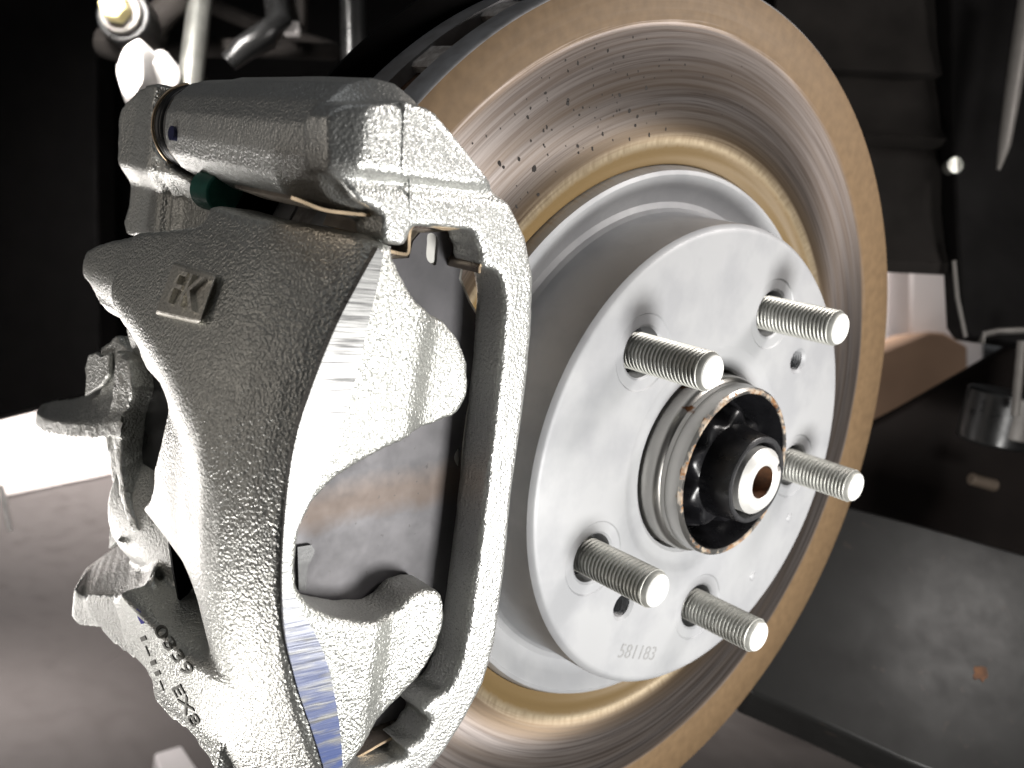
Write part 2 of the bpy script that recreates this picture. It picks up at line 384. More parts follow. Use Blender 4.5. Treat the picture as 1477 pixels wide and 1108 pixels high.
# hat: outer lip, cove, side wall, chamfer, then the drilled face
HOLE = [math.radians(139.156-72*k) for k in range(5)]
prof = [(XO-5, 98.0), (XO-3, 97.6), (XO-.9, 96.6), (XO-.5, 95.2), (XO-1.2, 93.4), (XO-3.2, 90.5), (XO-4.6, 88), (XO-5, 85.6), (XO-4.4, 83.6), (XO-3, 82.4), (XO-.5, 81.8), (-10, 81.6), (-2.4, 81.4), (-1.7, 81.3), (-.5, 80.2), (-.15, 79.4), (0, 78.4)]
def hat_mesh():
    bm = bmesh.new()
    n = 180; rings = []
    for x, r in prof: rings.append([bm.verts.new((x, r*math.cos(2*math.pi*k/n), r*math.sin(2*math.pi*k/n))) for k in range(n)])
    for a, b in zip(rings, rings[1:]):
        for k in range(n): bm.faces.new((a[k], a[(k+1) % n], b[(k+1) % n], b[k]))
    edges = [bm.edges.get((rings[-1][k], rings[-1][(k+1) % n])) for k in range(n)]
    def hole(cy, cz, steps, m=40):
        rr = [[bm.verts.new((x, cy+r*math.cos(2*math.pi*k/m), cz+r*math.sin(2*math.pi*k/m))) for k in range(m)] for x, r in steps]
        for a, b in zip(rr, rr[1:]):
            for k in range(m): bm.faces.new((a[k], a[(k+1) % m], b[(k+1) % m], b[k]))
        es = []
        for k in range(m):
            e = bm.edges.get((rr[0][k], rr[0][(k+1) % m])); es.append(e)
        return es
    for a in HOLE: edges += hole(57.15*math.cos(a), 57.15*math.sin(a), [(0, 12.6), (-.35, 12.1), (-.45, 9.0), (-.9, 8.2), (-9, 8.2)])
    for a, r, d in ((39, 57.4, 4.2), (-121, 57.2, 4.4)):
        a = math.radians(a); st = [(0, d+.7), (-.6, d)]
        for q in range(8): st += [(-1-q, d-.45), (-1.5-q, d)]
        edges += hole(r*math.cos(a), r*math.sin(a), st, 28)
    edges += hole(0, 0, [(0, 41), (-.25, 39.6), (-1.1, 38), (-1.4, 36), (-1.4, 33.4), (-2.2, 32.2), (-9, 32.2)], 90)
    bmesh.ops.triangle_fill(bm, edges=edges, use_beauty=True, normal=(1, 0, 0))
    bmesh.ops.recalc_face_normals(bm, faces=bm.faces)
    bmesh.ops.scale(bm, vec=(MM, MM, MM), verts=bm.verts)
    me = bpy.data.meshes.new('hat'); bm.to_mesh(me); bm.free(); return me
link('hat', hat_mesh(), M['hat'], disc, 25)
g = G(); g.lathe_closed([(-7, 80), (-7, 33), (-9.5, 33), (-9.5, 80)], 90)
obj('hat_backing', g, M['black_rough'], disc)
a = math.radians(-98)
place_text('stamped_number', '581183', 7.2, .05, M['stamp'], disc, (.04, 70*math.cos(math.radians(-104)), 70*math.sin(math.radians(-104))), (0, math.sin(math.radians(104)), math.cos(math.radians(104))), (0, -math.cos(math.radians(104)), math.sin(math.radians(104))))
# casting pimples on the hat face
for a, r in ((-23, 67.4), (-47, 66)):
    g = G(); c = (r*math.cos(math.radians(a)), r*math.sin(math.radians(a)))
    g.lathe([(-.3, 2.1), (.1, 1.9), (.45, 1.2), (.55, .01)], 16, c); obj('casting_mark', g, M['hat'], disc, 80)
# pits on the swept face
g = G()
for k in range(105):
    t = math.radians(rng.normal(120, 16)); r = rng.uniform(109, 141); s = rng.choice([.35, .5, .8, 1.1], p=[.42, .33, .17, .08])
    n = 7; a0 = rng.uniform(0, 6); el = rng.uniform(.5, 1)
    ring = []
    for q in range(n):
        a = 2*math.pi*q/n; w = s*rng.uniform(.6, 1.1)
        dr, dt = w*math.cos(a), w*el*math.sin(a)
        ring.append((XO+.05, r*math.cos(t)+dr*math.cos(t)-dt*math.sin(t), r*math.sin(t)+dr*math.sin(t)+dt*math.cos(t)))
    g.add(ring, [tuple(range(n))])
o = obj('pitting', g, M['speck'], disc, None); o['kind'] = 'stuff'

# ------------------------------------------------------------------ HUB
hub = thing('wheel_hub', 'machined wheel hub with five threaded studs through the disc hat', 'wheel hub')
g = G(); g.lathe_closed([(-30, 31), (2.2, 31.2), (3.2, 31.2), (4.4, 30.6), (5.0, 29.4), (6.6, 29.2), (7.2, 29.6), (12.2, 29.3), (13.0, 28.4), (12.9, 27.4), (12.0, 26.8), (-6, 25.4), (-30, 25)], 96)
obj('spigot', g, M['snout'], hub, 40)
g = G(); g.lathe([(-4, 26), (-4.2, 20), (-4, 1)], 60); obj('hub_floor', g, M['black_coat'], hub)
g = G(); g.lathe([(12.6, 27.0), (11.5, 26.6), (-4.5, 25.2), (-4.5, 21)], 80); obj('bore_coating', g, M['black_coat'], hub, 60)
# axle nut: wavy flange, tapered body, thin collar
g = G(); A = 96
def scal(r, amp, ph=0): return [r+amp*math.sin(9*(2*math.pi*k/A)+ph)+.5*math.sin(5*(2*math.pi*k/A)) for k in range(A)]
rings = []
for x, rr in [(-4, [23]*A), (2, [22.5]*A), (3, scal(20.0, 1.9)), (8.6, scal(18.9, 1.7)), (9.5, scal(18.3, 1.5)), (10.0, scal(17.2, .6)), (10.2, [16.2]*A), (14, [15.6]*A), (18.5, [15.1]*A), (21.0, [14.9]*A), (21.6, [14.3]*A), (21.5, [13.2]*A), (20.6, [12.6]*A), (12, [12.4]*A)]:
    rings.append([(x, rr[k]*math.cos(2*math.pi*k/A), rr[k]*math.sin(2*math.pi*k/A)) for k in range(A)])
g.loft(rings, cap=False); obj('axle_nut', g, M['black_coat'], hub, 40)
g = G(); g.lathe([(21.25, 14.75), (21.75, 14.3), (21.7, 13.3), (21.1, 12.9)], 80); obj('nut_collar_edge', g, M['black_rough'], hub)
# spindle end with a centre drilling; a notch is staked in its rim
g = G(); rings = []
for x, r in [(5, 11.4), (21.2, 11.4), (22.4, 11.3), (23.9, 9.7), (24.2, 9.2), (24.2, 6.4), (23.6, 5.6), (16, 5.0), (12, 2.5), (11, .05)]:
    ring = []
    for k in range(96):
        a = 2*math.pi*k/96; rr = r
        if abs(math.degrees(a)-35) < 9 and r > 9: rr = r-1.6
        ring.append((x, rr*math.cos(a), rr*math.sin(a)))
    rings.append(ring)
g.loft(rings, cap=False); sp = obj('spindle_end', g, M['spindle'], hub, 30)
sp.data.materials.append(M['rust'])
for p in sp.data.polygons:
    if math.hypot(p.center.y, p.center.z) < 5.45*MM: p.material_index = 1
STUD = G(); pr = [(-12, 6.15)]
x = -9.0
while x < 24.4:
    pr += [(x, 5.5), (x+.28, 5.52), (x+.62, 6.1), (x+.92, 6.12), (x+1.25, 5.55)]; x += 1.5
pr += [(24.9, 5.9), (25.6, 5.75), (26.6, 5.2), (26.95, 4.8), (26.95, .05)]
STUD.lathe(pr, 40)
stm = STUD.mesh('stud')
for k, a in enumerate(HOLE):
    o = link('stud', stm if k == 0 else stm.copy(), M['stud'], hub, 28)
    o.location = (0, 57.15*math.cos(a)*MM, 57.15*math.sin(a)*MM)
    o.data.materials.append(M['tip'])
    for p in o.data.polygons:
        if p.center.x > 26.5*MM: p.material_index = 1

# ------------------------------------------------------------------ CALIPER BODY
XF = 12.0                                                # plane of the finger faces
def Rb(x, z):
    b = np.interp(x, [-160, -100, -92, -85, -60, -45, -28, -15, -5, 5, 12, 14], [168.5, 170.5, 171.5, 175.5, 176, 176, 175.6, 174.4, 172.2, 168.9, 165.5, 164.4])
    b = b + 4.8*(1-((z-5)/np.where(z > 5, 62., 75.))**2)
    zb = np.interp(x, [-90, -60, -40, -25, -10], [30, 25, 19.5, 13, 6])
    w = sst(zb+7, zb-17, z)*sst(-53.5, -49, z)
    pocket = 9*sst(-28, -44, z)*sst(-53.5, -50, z)*sst(-20, -45, x)
    fall = np.interp(x, [-95, -80, -60, -40, -25, -12, -4], [15, 14.2, 11.8, 8.6, 5.0, 1.4, 0])
    return b - w*fall - pocket + .005*np.minimum(z+50, 0)**2*sst(0, -25, x)
edge_l = [(545, 358), (516, 410), (485, 470), (455, 545), (430, 620), (417, 690), (410, 760), (407, 820), (408, 880), (413, 925), (422, 965), (433, 1005), (447, 1045), (465, 1100), (474, 1130)]
edge_r = [(553, 366), (545, 410), (533, 460), (519, 520), (500, 590), (478, 660), (450, 715), (430, 757), (418, 800), (420, 840), (432, 875), (452, 910), (470, 950), (482, 1000), (490, 1050), (494, 1100), (495, 1130)]
outl = [(545, 352), (500, 336), (450, 327), (400, 318), (350, 308), (318, 298), (300, 296), (296, 310), (294, 322), (245, 330), (180, 342), (140, 352), (122, 364), (117, 385), (119, 402), (130, 412), (140, 432), (155, 452), (173, 462), (186, 478), (200, 510), (212, 538), (230, 556), (240, 578), (239, 600), (230, 640), (220, 680), (215, 720), (215, 760), (218, 790), (224, 815)]
pl = []
for u, v in outl:
    P = us(u, v, Rb); pl.append((P[0], P[2]))
pl = [(12, ux(545, 356, 12)[2])] + smooth(pl[1:], 2, False)
zl = pl[-1][1]
lug = [(205, 850), (180, 858), (150, 861), (114, 858), (107, 870), (114, 885), (130, 908), (152, 933), (176, 951), (192, 963), (204, 985), (207, 1010), (226, 1036), (258, 1060), (276, 1086), (294, 1112)]
lugp = []
for u, v in lug: P = uy(u, v, -164); lugp.append((P[0], P[2]))
pl += [(pl[-1][0]+4, -50)] + lugp + [(-20, -100), (12, -94)]
g = G(); g.loft([[(x, 0, z) for x, z in pl], [(x, 13, z) for x, z in pl]])
me = remesh(g.mesh('slab', 1), 1.3, 2)
a = coords(me); x, d, z = a[:, 0], a[:, 1], a[:, 2]
r = Rb(x, z)-d
nz = sst(-9, -5, x)*sst(-30, -25, z)*sst(17, 13, z)             # the notch between the fingers thins the bridge lip
r = np.where(r < 165.6, r+nz*(165.6-r), r)
nz = sst(-9, -3, x); r = np.where(r < 162.3, r+nz*(162.3-r), r); yy = -np.sqrt(np.maximum(r*r-z*z, 1)); bridge_v = np.stack([x, yy, z], 1); bridge_f = faces_of(me)
body = G(); body.add(bridge_v, bridge_f)
# fingers
up = yz([(549, 352), (562, 362), (576, 386), (588, 412), (602, 435), (628, 454), (655, 467), (677, 494), (688, 528), (688, 555), (684, 582), (672, 604), (640, 618), (600, 631), (560, 648), (512, 674), (478, 698), (452, 728), (434, 766), (425, 800), (424, 822), (406, 822)], XF)
up += yz([(410, 760), (417, 690), (430, 620), (455, 545), (485, 470), (516, 410)], XF)
lo = yz([(424, 818), (427, 838), (435, 858), (452, 877), (485, 893), (530, 900), (572, 897), (590, 886), (602, 870), (625, 859), (645, 859), (652, 876), (650, 906), (640, 942), (616, 985), (590, 1016), (560, 1046), (530, 1078), (505, 1106), (488, 1135), (470, 1150), (465, 1100), (447, 1045), (433, 1005), (422, 965), (413, 925), (408, 880), (406, 818)], XF)
fg = G(); fg.prism_x(up, -4.5, XF); fg.prism_x(lo, -4.5, XF)
fm = remesh(fg.mesh('fingers', 1), 1.0, 2)
a = coords(fm); yv = a[:, 1]
a[:, 0] -= 3.6*sst(-141, -131, yv)*sst(4, 9, a[:, 0]); a[:, 0] += .9*sst(-126, -118, yv)*sst(2, 6, a[:, 0])
body.add(a, faces_of(fm))
# solid lower lug, upper lug, cylinder housing behind the disc
body.prism_y(lugp+[(-20, -95), (-20, -55), (-45, -52)], -161, -134)
top = [(us(u, v, Rb)[0], us(u, v, Rb)[2]) for u, v in [(290, 335), (180, 350), (128, 370), (124, 395), (150, 440), (180, 468), (205, 515), (230, 545)]]
body.prism_y(top, -166, -146)
def shelf(G_, front, yf, back, yb, drop):     # solid whose top face runs from a front edge back to a rear edge
    n = 10
    def res(pts, y):
        P = np.array([uy(u, v, y) for u, v in pts]); L = np.r_[0, np.cumsum(np.linalg.norm(np.diff(P, axis=0), axis=1))]
        return np.stack([np.interp(np.linspace(0, L[-1], n), L, P[:, k]) for k in range(3)], 1)
    F, B = res(front, yf), res(back, yb); dz = np.array([0, 0, -drop])
    V = np.concatenate([F, B, F+dz, B+dz]); f = []
    for i in range(n-1): f += [(i, i+1, n+i+1, n+i), (2*n+i, 3*n+i, 3*n+i+1, 2*n+i+1), (i, 2*n+i, 2*n+i+1, i+1), (n+i, n+i+1, 3*n+i+1, 3*n+i)]
    for i in (0, n-1): f.append((i, n+i, 3*n+i, 2*n+i))
    G_.add(V, f)
shelf(body, [(107, 848), (116, 860), (150, 862), (180, 858), (206, 846), (224, 824)], -160.5, [(124, 820), (150, 799), (182, 777), (208, 760), (224, 796)], -128, 11)
# inboard cylinder housing
body.prism_y([(-62, -78), (-62, 52), (-84, 55), (-92, 30), (-88, -40), (-92, -84), (-70, -84)], -140, -96)
body.lathe([(-132, .1), (-132, 22), (-124, 27), (-70, 28), (-62, 27), (-62, .1)], 40, (-128, 22))
body.lathe([(-132, .1), (-132, 22), (-124, 27), (-70, 28), (-62, 27), (-62, .1)], 40, (-128, -44))
me = remesh(body.mesh('body', 1), 1.0, 4)
cal = thing('brake_caliper', 'zinc plated cast floating brake caliper with two fingers over the disc edge', 'brake caliper')
body_me = finish(me); link('body', body_me, M['cast'], cal, None)
# milled face strip along the finger roots
mp = yz(smooth(edge_l, 3, False)+smooth(edge_r, 3, False)[::-1], XF+.35)
g = G(); g.prism_x(mp, XF-1.5, XF+.45); obj('milled_face', g, M['milled'], cal, 30)
# rough cylinder wall and boss lugs seen through the gap beside the bridge
hs = G()
wall = xz([(150, 500), (172, 484), (192, 508), (204, 545), (194, 590), (186, 640), (190, 700), (203, 752), (212, 790), (198, 800), (182, 770), (170, 720), (160, 660), (152, 610), (148, 560)], -150)
hs.prism_y(wall, -151, -118)
wall2 = xz([(172, 505), (190, 520), (196, 560), (184, 600), (178, 650), (186, 720), (204, 765), (196, 770), (176, 715), (168, 650), (164, 590)], -155)
hs.prism_y(wall2, -156, -146)
beak0 = xz([(51, 592), (70, 600), (120, 608), (165, 600), (178, 640), (150, 645), (122, 636), (90, 630), (62, 618), (52, 606)], -157)
shelf(hs, [(52, 594), (64, 604), (100, 610), (140, 612), (178, 606)], -158, [(60, 583), (78, 577), (112, 573), (140, 561), (168, 536)], -148, 5.5)
hm = remesh(hs.mesh('h', 1), 1.0, 3)
a = coords(hm); n = a.copy()
from mathutils import noise as mnoise
a += np.array([np.array(mnoise.noise_vector(Vector(q)*.16))*.35+np.array(mnoise.noise_vector(Vector(q)*.45))*.3 for q in a])*sst(-185, -135, a[:, :1]); setco(hm, a)
link('cylinder_wall', finish(hm), M['cast'], cal, None)
g = G(); g.prism_y(xz([(196, 508), (236, 550), (250, 590), (238, 660), (226, 790), (202, 790), (188, 700), (190, 600)], -150), -149, -141); obj('gap_shade', g, M['rubber'], cal, 40, 1)  # black block filling the gap, stands in for the deep shade there
hs = G(); fin = xz([(128, 545), (126, 532), (131, 512), (142, 508), (150, 514), (162, 508), (160, 540), (150, 556), (126, 572)], -152); hs.prism_y(fin, -153, -151.4)
obj('casting_flash', hs, M['cast'], cal, 40, .5)
hs = G(); hs.prism_y(xz([(166, 700), (178, 720), (196, 760), (180, 772), (156, 792), (158, 760)], -150), -150, -148); obj('casting_flash', hs, M['cast'], cal, 40, .5)
# raised emblem with two letters
def quad(pts, off): return [tuple(us(u, v, Rb, off)) for u, v in pts]
eq = [(249, 381), (311, 399), (287, 470), (222, 455)]
tp = [(251, 378), (313, 396), (289, 466), (225, 451)]
em = G().slab(quad(tp, 2.0), quad(eq, -1.2))
eb = obj('emblem_plate', em, M['emblem'], cal, 30, .7)
c = np.mean([us(u, v, Rb, 2.6) for u, v in tp], 0); e1 = us(*tp[1], Rb, 2.6)-us(*tp[0], Rb, 2.6); e2 = us(*tp[0], Rb, 2.6)-us(*tp[3], Rb, 2.6)
place_text('raised_letters', 'FK', 12.5, .8, M['emblem'], eb, c, e1, e2, 1.05)
# cast numbers on the lower lug, pressed onto the real surface
from mathutils.bvhtree import BVHTree
bvh = BVHTree.FromPolygons([tuple(p*1000) for p in (v.co for v in body_me.vertices)], [tuple(p.vertices) for p in body_me.polygons])
def hit(u, v):
    d = Vector(ray(u, v)).normalized(); h = bvh.ray_cast(Vector(CC), d)
    return (h[0], h[1]) if h[0] else (None, None)
def lug_text(txt, p, q, hgt, lift, mat):      # baseline runs from pixel p to pixel q
    me = text_mesh('t', txt, 1.0, .01); a = coords(me); x0, x1 = a[:, 0].min(), a[:, 0].max()
    p, q = np.array(p, float), np.array(q, float); e = q-p; L = np.linalg.norm(e); e /= L; nrm = np.array([e[1], -e[0]])
    out = []
    for c in a:
        uv = p+e*L*(c[0]-x0)/(x1-x0)+nrm*hgt*(c[1])
        h, n = hit(*uv)
        if h is None: h, n = Vector(uy(uv[0], uv[1], -162)), Vector((0, -1, 0))
        out.append(tuple(h+n*(lift if c[2] > 0 else -.4)))
    setco(me, np.array(out)*MM); return link('cast_number', me, mat, cal, 30)
lug_text('0339', (228, 905), (274, 972), 24, .35, M['ink'])
lug_text('EX8', (254, 990), (284, 1046), 20, .35, M['ink'])
lug_text('I-II-', (206, 918), (238, 996), 11, .3, M['ink'])
g = G(); pp = [hit(*q) for q in [(197, 878), (203, 882), (209, 899), (204, 900), (199, 890)]]
if all(h[0] for h in pp):
    g.slab([tuple(h+n*.15) for h, n in pp], [tuple(h-n*1) for h, n in pp]); obj('marker_dash', g, M['blue_mark'], cal)

# ------------------------------------------------------------------ BRACKET
XB = 9.0
op = [(486, 172), (500, 157), (540, 152), (580, 150), (618, 163), (650, 200), (690, 250), (735, 298), (757, 345), (768, 400), (766, 470), (758, 560), (747, 640), (736, 720), (729, 800), (722, 860), (712, 930), (697, 985), (668, 1040), (640, 1085), (610, 1120), (560, 1160), (480, 1190),
      (470, 1160), (510, 1120), (545, 1112), (575, 1104), (590, 1098), (588, 1084), (612, 1070), (614, 1058), (626, 1049), (622, 1034), (610, 1027), (625, 1014), (650, 1000), (668, 960), (680, 900), (692, 820), (704, 720), (716, 620), (727, 520), (733, 430), (727, 395), (712, 384), (703, 385), (698, 374), (700, 362), (692, 350), (691, 333), (682, 328), (600, 322), (591, 330), (585, 352), (564, 350), (557, 340), (557, 305), (520, 285), (505, 262), (486, 250)]
bp = yz(op, XB)
def inflate(poly, d):
    P = np.array(poly); e = np.roll(P, -1, 0)-np.roll(P, 1, 0); e /= np.linalg.norm(e, axis=1)[:, None]+1e-9
    A2 = np.sum(P[:, 0]*np.roll(P[:, 1], -1)-np.roll(P[:, 0], -1)*P[:, 1])
    nn = np.stack([e[:, 1], -e[:, 0]], 1)*np.sign(A2); return [tuple(q) for q in P+nn*d]
bp = inflate(bp, .7)
bk = G(); bk.prism_x(bp, -3.5, XB)
bm_ = remesh(bk.mesh('plate', 1), .8, 1)
a = coords(bm_); y_, z_ = a[:, 1], a[:, 2]
fr_ = sst(2, 7, a[:, 0])
a[:, 0] -= fr_*2.0*np.exp(-((z_-(76.5+.06*(y_+140)))/1.5)**2)*sst(-112, -118, y_)*sst(-166, -160, y_)
a[:, 0] += fr_*np.where(z_ > 76, 1.6, 0)*sst(76, 79, z_)*sst(-120, -128, y_)
a[:, 0] -= fr_*5.0*sst(-160, -170, y_)
bg = G(); bg.add(a, faces_of(bm_))
BC = (-151.5, 82.5)
bg.lathe([(-86, .1), (-86, 12.4), (-84, 14.0), (-66, 14.6), (-62, 15.2), (-20, 16.2), (0, 16.2), (4, 13), (4, .1)], 16, BC, math.pi/16)
bg.box((-60, -158, 70), (4, -138, 80))
bg.box((-86, -150, -90), (-74, -108, 92)); bg.box((-86, -148, 71.5), (-4, -130, 92));
me = remesh(bg.mesh('bracket', 1), .9, 1)
brk = thing('caliper_bracket', 'bare zinc cast carrier bracket looping from pin boss down beside the disc', 'bracket')
link('frame', finish(me), M['cast_bracket'], brk, None)
# parting line flash down the block
g = G(); pth = [ux(u, v, XB+1.5) for u, v in [(583, 149), (582, 170), (581, 195), (580, 220), (580, 243)]] + [ux(u, v, XB-.2) for u, v in [(590, 256), (591, 270), (590, 290), (590, 310)]]
g.tube(pth, [1.2, .5, .4, .4, .5, .4, .35, .3, .3], 8); obj('parting_line', g, M['cast_bracket'], brk, 80)
g = G(); g.lathe([(-87.2, 9), (-87.2, 12.6), (-86.6, 13.1), (-81.5, 13.4)], 56, BC); obj('machined_collar', g, M['steel'], brk, 40)
g = G(); q = uy(247, 192, -166.3); g.rod(q+np.array([0, -.1, 0]), q+np.array([0, 3, 0]), 2.0, 14); o = obj('paint_dot', g, M['blue_ink'], brk)

# guide pin: boot and pin head ear
pin = thing('guide_pin', 'steel guide pin with ribbed black rubber boot beside bracket boss', 'guide pin')
g = G(); g.lathe_closed([(-87, 5), (-87, 11.8), (-88, 12.4), (-89, 11.6), (-89.8, 12.6), (-91, 12.8), (-92, 11.8), (-93, 12.6), (-94.5, 12.4), (-95, 5)], 48, BC); obj('boot', g, M['rubber'], pin, 60)
g = G(); g.lathe_closed([(-98, 3), (-98, 6), (-60, 6), (-60, 3)], 32, BC); obj('shank', g, M['steel'], pin)
g = G(); g.tube([(-95.2, BC[0]+12.6*math.cos(t), BC[1]+12.6*math.sin(t)) for t in np.linspace(math.radians(105), math.radians(250), 24)], .45, 8); obj('boot_ring', g, M['clip_edge'], pin, 80)
# ear of the caliper that carries the pin
eg = G()
ear = [(164, 345), (167, 300), (170, 240), (171, 180), (176, 155), (190, 138), (205, 126), (222, 120), (232, 124), (226, 150), (224, 180), (225, 210), (236, 236), (254, 252), (262, 262), (272, 290), (272, 330), (270, 350)]
eg.prism_y(xz(smooth(ear, 2), -160), -161, -138)
me = remesh(eg.mesh('ear', 1), 1.0, 6)
a = coords(me); ft = sst(-142, -156, a[:, 1])
off = 4.5*sst(-103, -119, a[:, 0])*ft; a[:, 0] -= 2.2*off; a[:, 1] += off+3.0*sst(-99, -90, a[:, 0])*ft
a[:, 1] += 2.4*np.exp(-((a[:, 0]+99)/2.5)**2)*ft*sst(74, 70, a[:, 2])
low = sst(69, 61, a[:, 2]); a[:, 1] += 8*low*ft; a[:, 0] -= 9*low*ft
setco(me, a); link('pin_ear', finish(me), M['cast'], cal, None)
g = G(); c = uy(311, 276, -157); g.rod(c+np.array([-5, 0, 0]), c+np.array([6, 0, 0]), 5.5, 24)
tag(obj('rubber_plug', g, M['green'], None, 40, .6), 'small green rubber plug tucked under the bracket boss', 'plug')

# ------------------------------------------------------------------ PAD
pad = thing('brake_pad', 'outer brake pad with grey shim showing between the caliper fingers', 'brake pad')
XS = -5.0
sh = [(590, 372), (596, 348), (606, 336), (640, 334), (672, 338), (668, 370), (662, 402), (676, 436), (694, 466), (703, 490), (702, 502), (694, 509), (684, 512), (680, 560), (672, 600), (667, 640), (664, 688), (678, 692), (681, 712), (678, 734), (664, 742), (660, 780), (655, 850), (650, 910), (640, 960), (612, 1005), (585, 1045), (560, 1085), (530, 1110), (470, 1110), (395, 1000), (380, 800), (390, 620), (470, 430), (540, 376)]
def plate_with_holes(poly, holes, x0, x1):
    bm = bmesh.new(); ed = []
    for lp in [poly]+holes:
        vs = [bm.verts.new((x1, y, z)) for y, z in lp]
        ed += [bm.edges.new((vs[i], vs[(i+1) % len(vs)])) for i in range(len(vs))]
    bmesh.ops.triangle_fill(bm, edges=ed, use_beauty=True, normal=(1, 0, 0))
    r = bmesh.ops.extrude_face_region(bm, geom=bm.faces[:])
    bmesh.ops.translate(bm, vec=(x0-x1, 0, 0), verts=[v for v in r['geom'] if isinstance(v, bmesh.types.BMVert)])
    bmesh.ops.recalc_face_normals(bm, faces=bm.faces); bmesh.ops.scale(bm, vec=(MM, MM, MM), verts=bm.verts)
    me = bpy.data.meshes.new('p'); bm.to_mesh(me); bm.free(); return me
slot = yz(smooth([(617, 338), (626, 337), (632, 345), (631, 365), (629, 382), (620, 379), (615, 370), (616, 352)], 3), XS)
moon = yz(smooth([(663, 647), (657, 653), (655, 661), (658, 669), (663, 673)], 3), XS)
link('shim', plate_with_holes(yz(sh, XS), [slot, moon], XS-.7, XS), M['shim'], pad, 30)
bpl = [(588, 372), (594, 346), (604, 334), (640, 332), (674, 336), (672, 370), (666, 402), (680, 436), (697, 464), (705, 490), (703, 504), (704, 512), (704, 570), (690, 572), (680, 604), (676, 640), (676, 686), (684, 690), (672, 696), (670, 735), (684, 738), (676, 746), (666, 790), (664, 850), (664, 905), (650, 915), (646, 962), (620, 1008), (592, 1048), (566, 1090), (530, 1120), (470, 1120), (395, 1000), (380, 800), (390, 620), (470, 430), (540, 376)]
g = G(); g.prism_x(yz(bpl, XS-.8), XS-6.5, XS-.8); obj('backing_plate', g, M['backplate'], pad, 30, .3)
g = G(); fp = [(y, z) for y, z in yz([(600, 440), (650, 460), (660, 600), (645, 850), (600, 980), (500, 1040), (420, 960), (400, 700), (440, 560), (520, 440)], XS-7)]; g.prism_x(fp, XO+.05, XS-6.5); obj('friction_block', g, M['friction'], pad, 30)
g = G(); t0 = [ux(*q, XS+.1) for q in [(426, 787), (446, 784), (451, 792), (449, 800), (441, 815), (438, 850), (428, 850)]]
g.prism_x([(p[1], p[2]) for p in t0], XS-.1, XS+1.2); obj('shim_tab', g, M['black_coat'], pad, 30)

def ribbon(pts, x0, x1, th):
    P = np.array(smooth(yz(pts, x1), 4, False)); d = np.gradient(P, axis=0); nn = np.stack([-d[:, 1], d[:, 0]], 1); nn /= np.linalg.norm(nn, axis=1)[:, None]+1e-9
    poly = [tuple(p) for p in P+nn*th/2]+[tuple(p) for p in (P-nn*th/2)[::-1]]
    return poly
clipg = 'pad abutment clips'
def clip(label, runs):
    t = thing('pad_clip', label, 'clip', None)
    for pts, x0, x1 in runs:
        poly = ribbon(pts, x0, x1, .75)
        o = obj('spring_strip', G().prism_x(poly, x0, x1-.3), M['clip'], t, 40)
        obj('sheared_edge', G().prism_x(poly, x1-.28, x1), M['clip_edge'], o, 40)
clip('bent spring steel pad clip lining the upper bracket window', [([(560, 362), (585, 367), (590, 360), (591, 340), (595, 326), (608, 321), (640, 330), (665, 328), (686, 327), (692, 336), (692, 350), (698, 362), (700, 374), (693, 384), (692, 394)], -12, 7.6)])
clip('flat spring steel pad clip under the pin boss above the caliper bridge', [([(420, 285), (436, 291), (468, 303), (505, 308), (545, 312), (557, 317), (558, 328), (552, 345)], -22, 4)])
clip('dark spring steel pad clip at the lower end of the bracket loop', [([(470, 1120), (500, 1102), (530, 1085), (560, 1068), (600, 1052), (615, 1040), (612, 1020), (600, 1008)], -12, 2)])

# ------------------------------------------------------------------ SURROUNDINGS (garage floor, car and lift parts behind the brake)
def floor_mat():
    k = N('garage_floor').set(Roughness=.55)
    n = k.noise(1.3, 5, rough=.6); n2 = k.noise(40, 4)
    c = k.mix(k.ramp(n, [(.35, 0.), (.7, 1.)]), (.125, .112, .107), (.105, .094, .09))
    return k.done(c, k.ramp(n2, [(.3, .4), (.7, .65)]), k.bump(n2, .2, 1))
M['floor'] = floor_mat()
M['lit_floor'] = simple('pale_lit_floor', (.75, .70, .67), .6, 0., 4, .3, .12)  # paler copy of the floor, its brightness under the lights put into the colour
M['liner'] = simple('black_liner_plastic', (.016, .014, .0135), .6, 0., 60, .8, .5)
M['liner2'] = simple('dark_felt_liner', (.02, .0175, .016), .8, 0., 30, 1.5, .5, .12)
M['blackp'] = simple('black_painted_steel', (.004, .0035, .0035), .65, 0., 60, .1, .4, .08)
M['brownp'] = simple('brown_black_ramp_steel', (.012, .009, .008), .7, 0., 20, .3, .5, .12)
M['alu'] = simple('pale_cast_aluminium', (.74, .71, .69), .5, .2, 150, .3, .2)
M['yellowzinc'] = simple('yellow_zinc_bolt', (.95, .82, .42), .35, .2, 150, .05, .2)
M['rodsteel'] = simple('dull_rod_steel', (.5, .5, .46), .35, .9, 150, .05, .2)
M['dullrod'] = simple('dull_grey_rod', (.16, .15, .14), .5, .3, 150, .05, .2)
M['tanhose'] = simple('tan_rubber_hose', (.1, .075, .055), .7, 0., 60, .2, .3)
M['far_floor'] = simple('tan_lit_floor', (.42, .27, .18), .6, 0., 10, .2, .3)  # lit far floor as a lighter tan
M['whitewall'] = simple('white_painted_wall', (.8, .76, .76), .6, 0., 10, .2, .1)
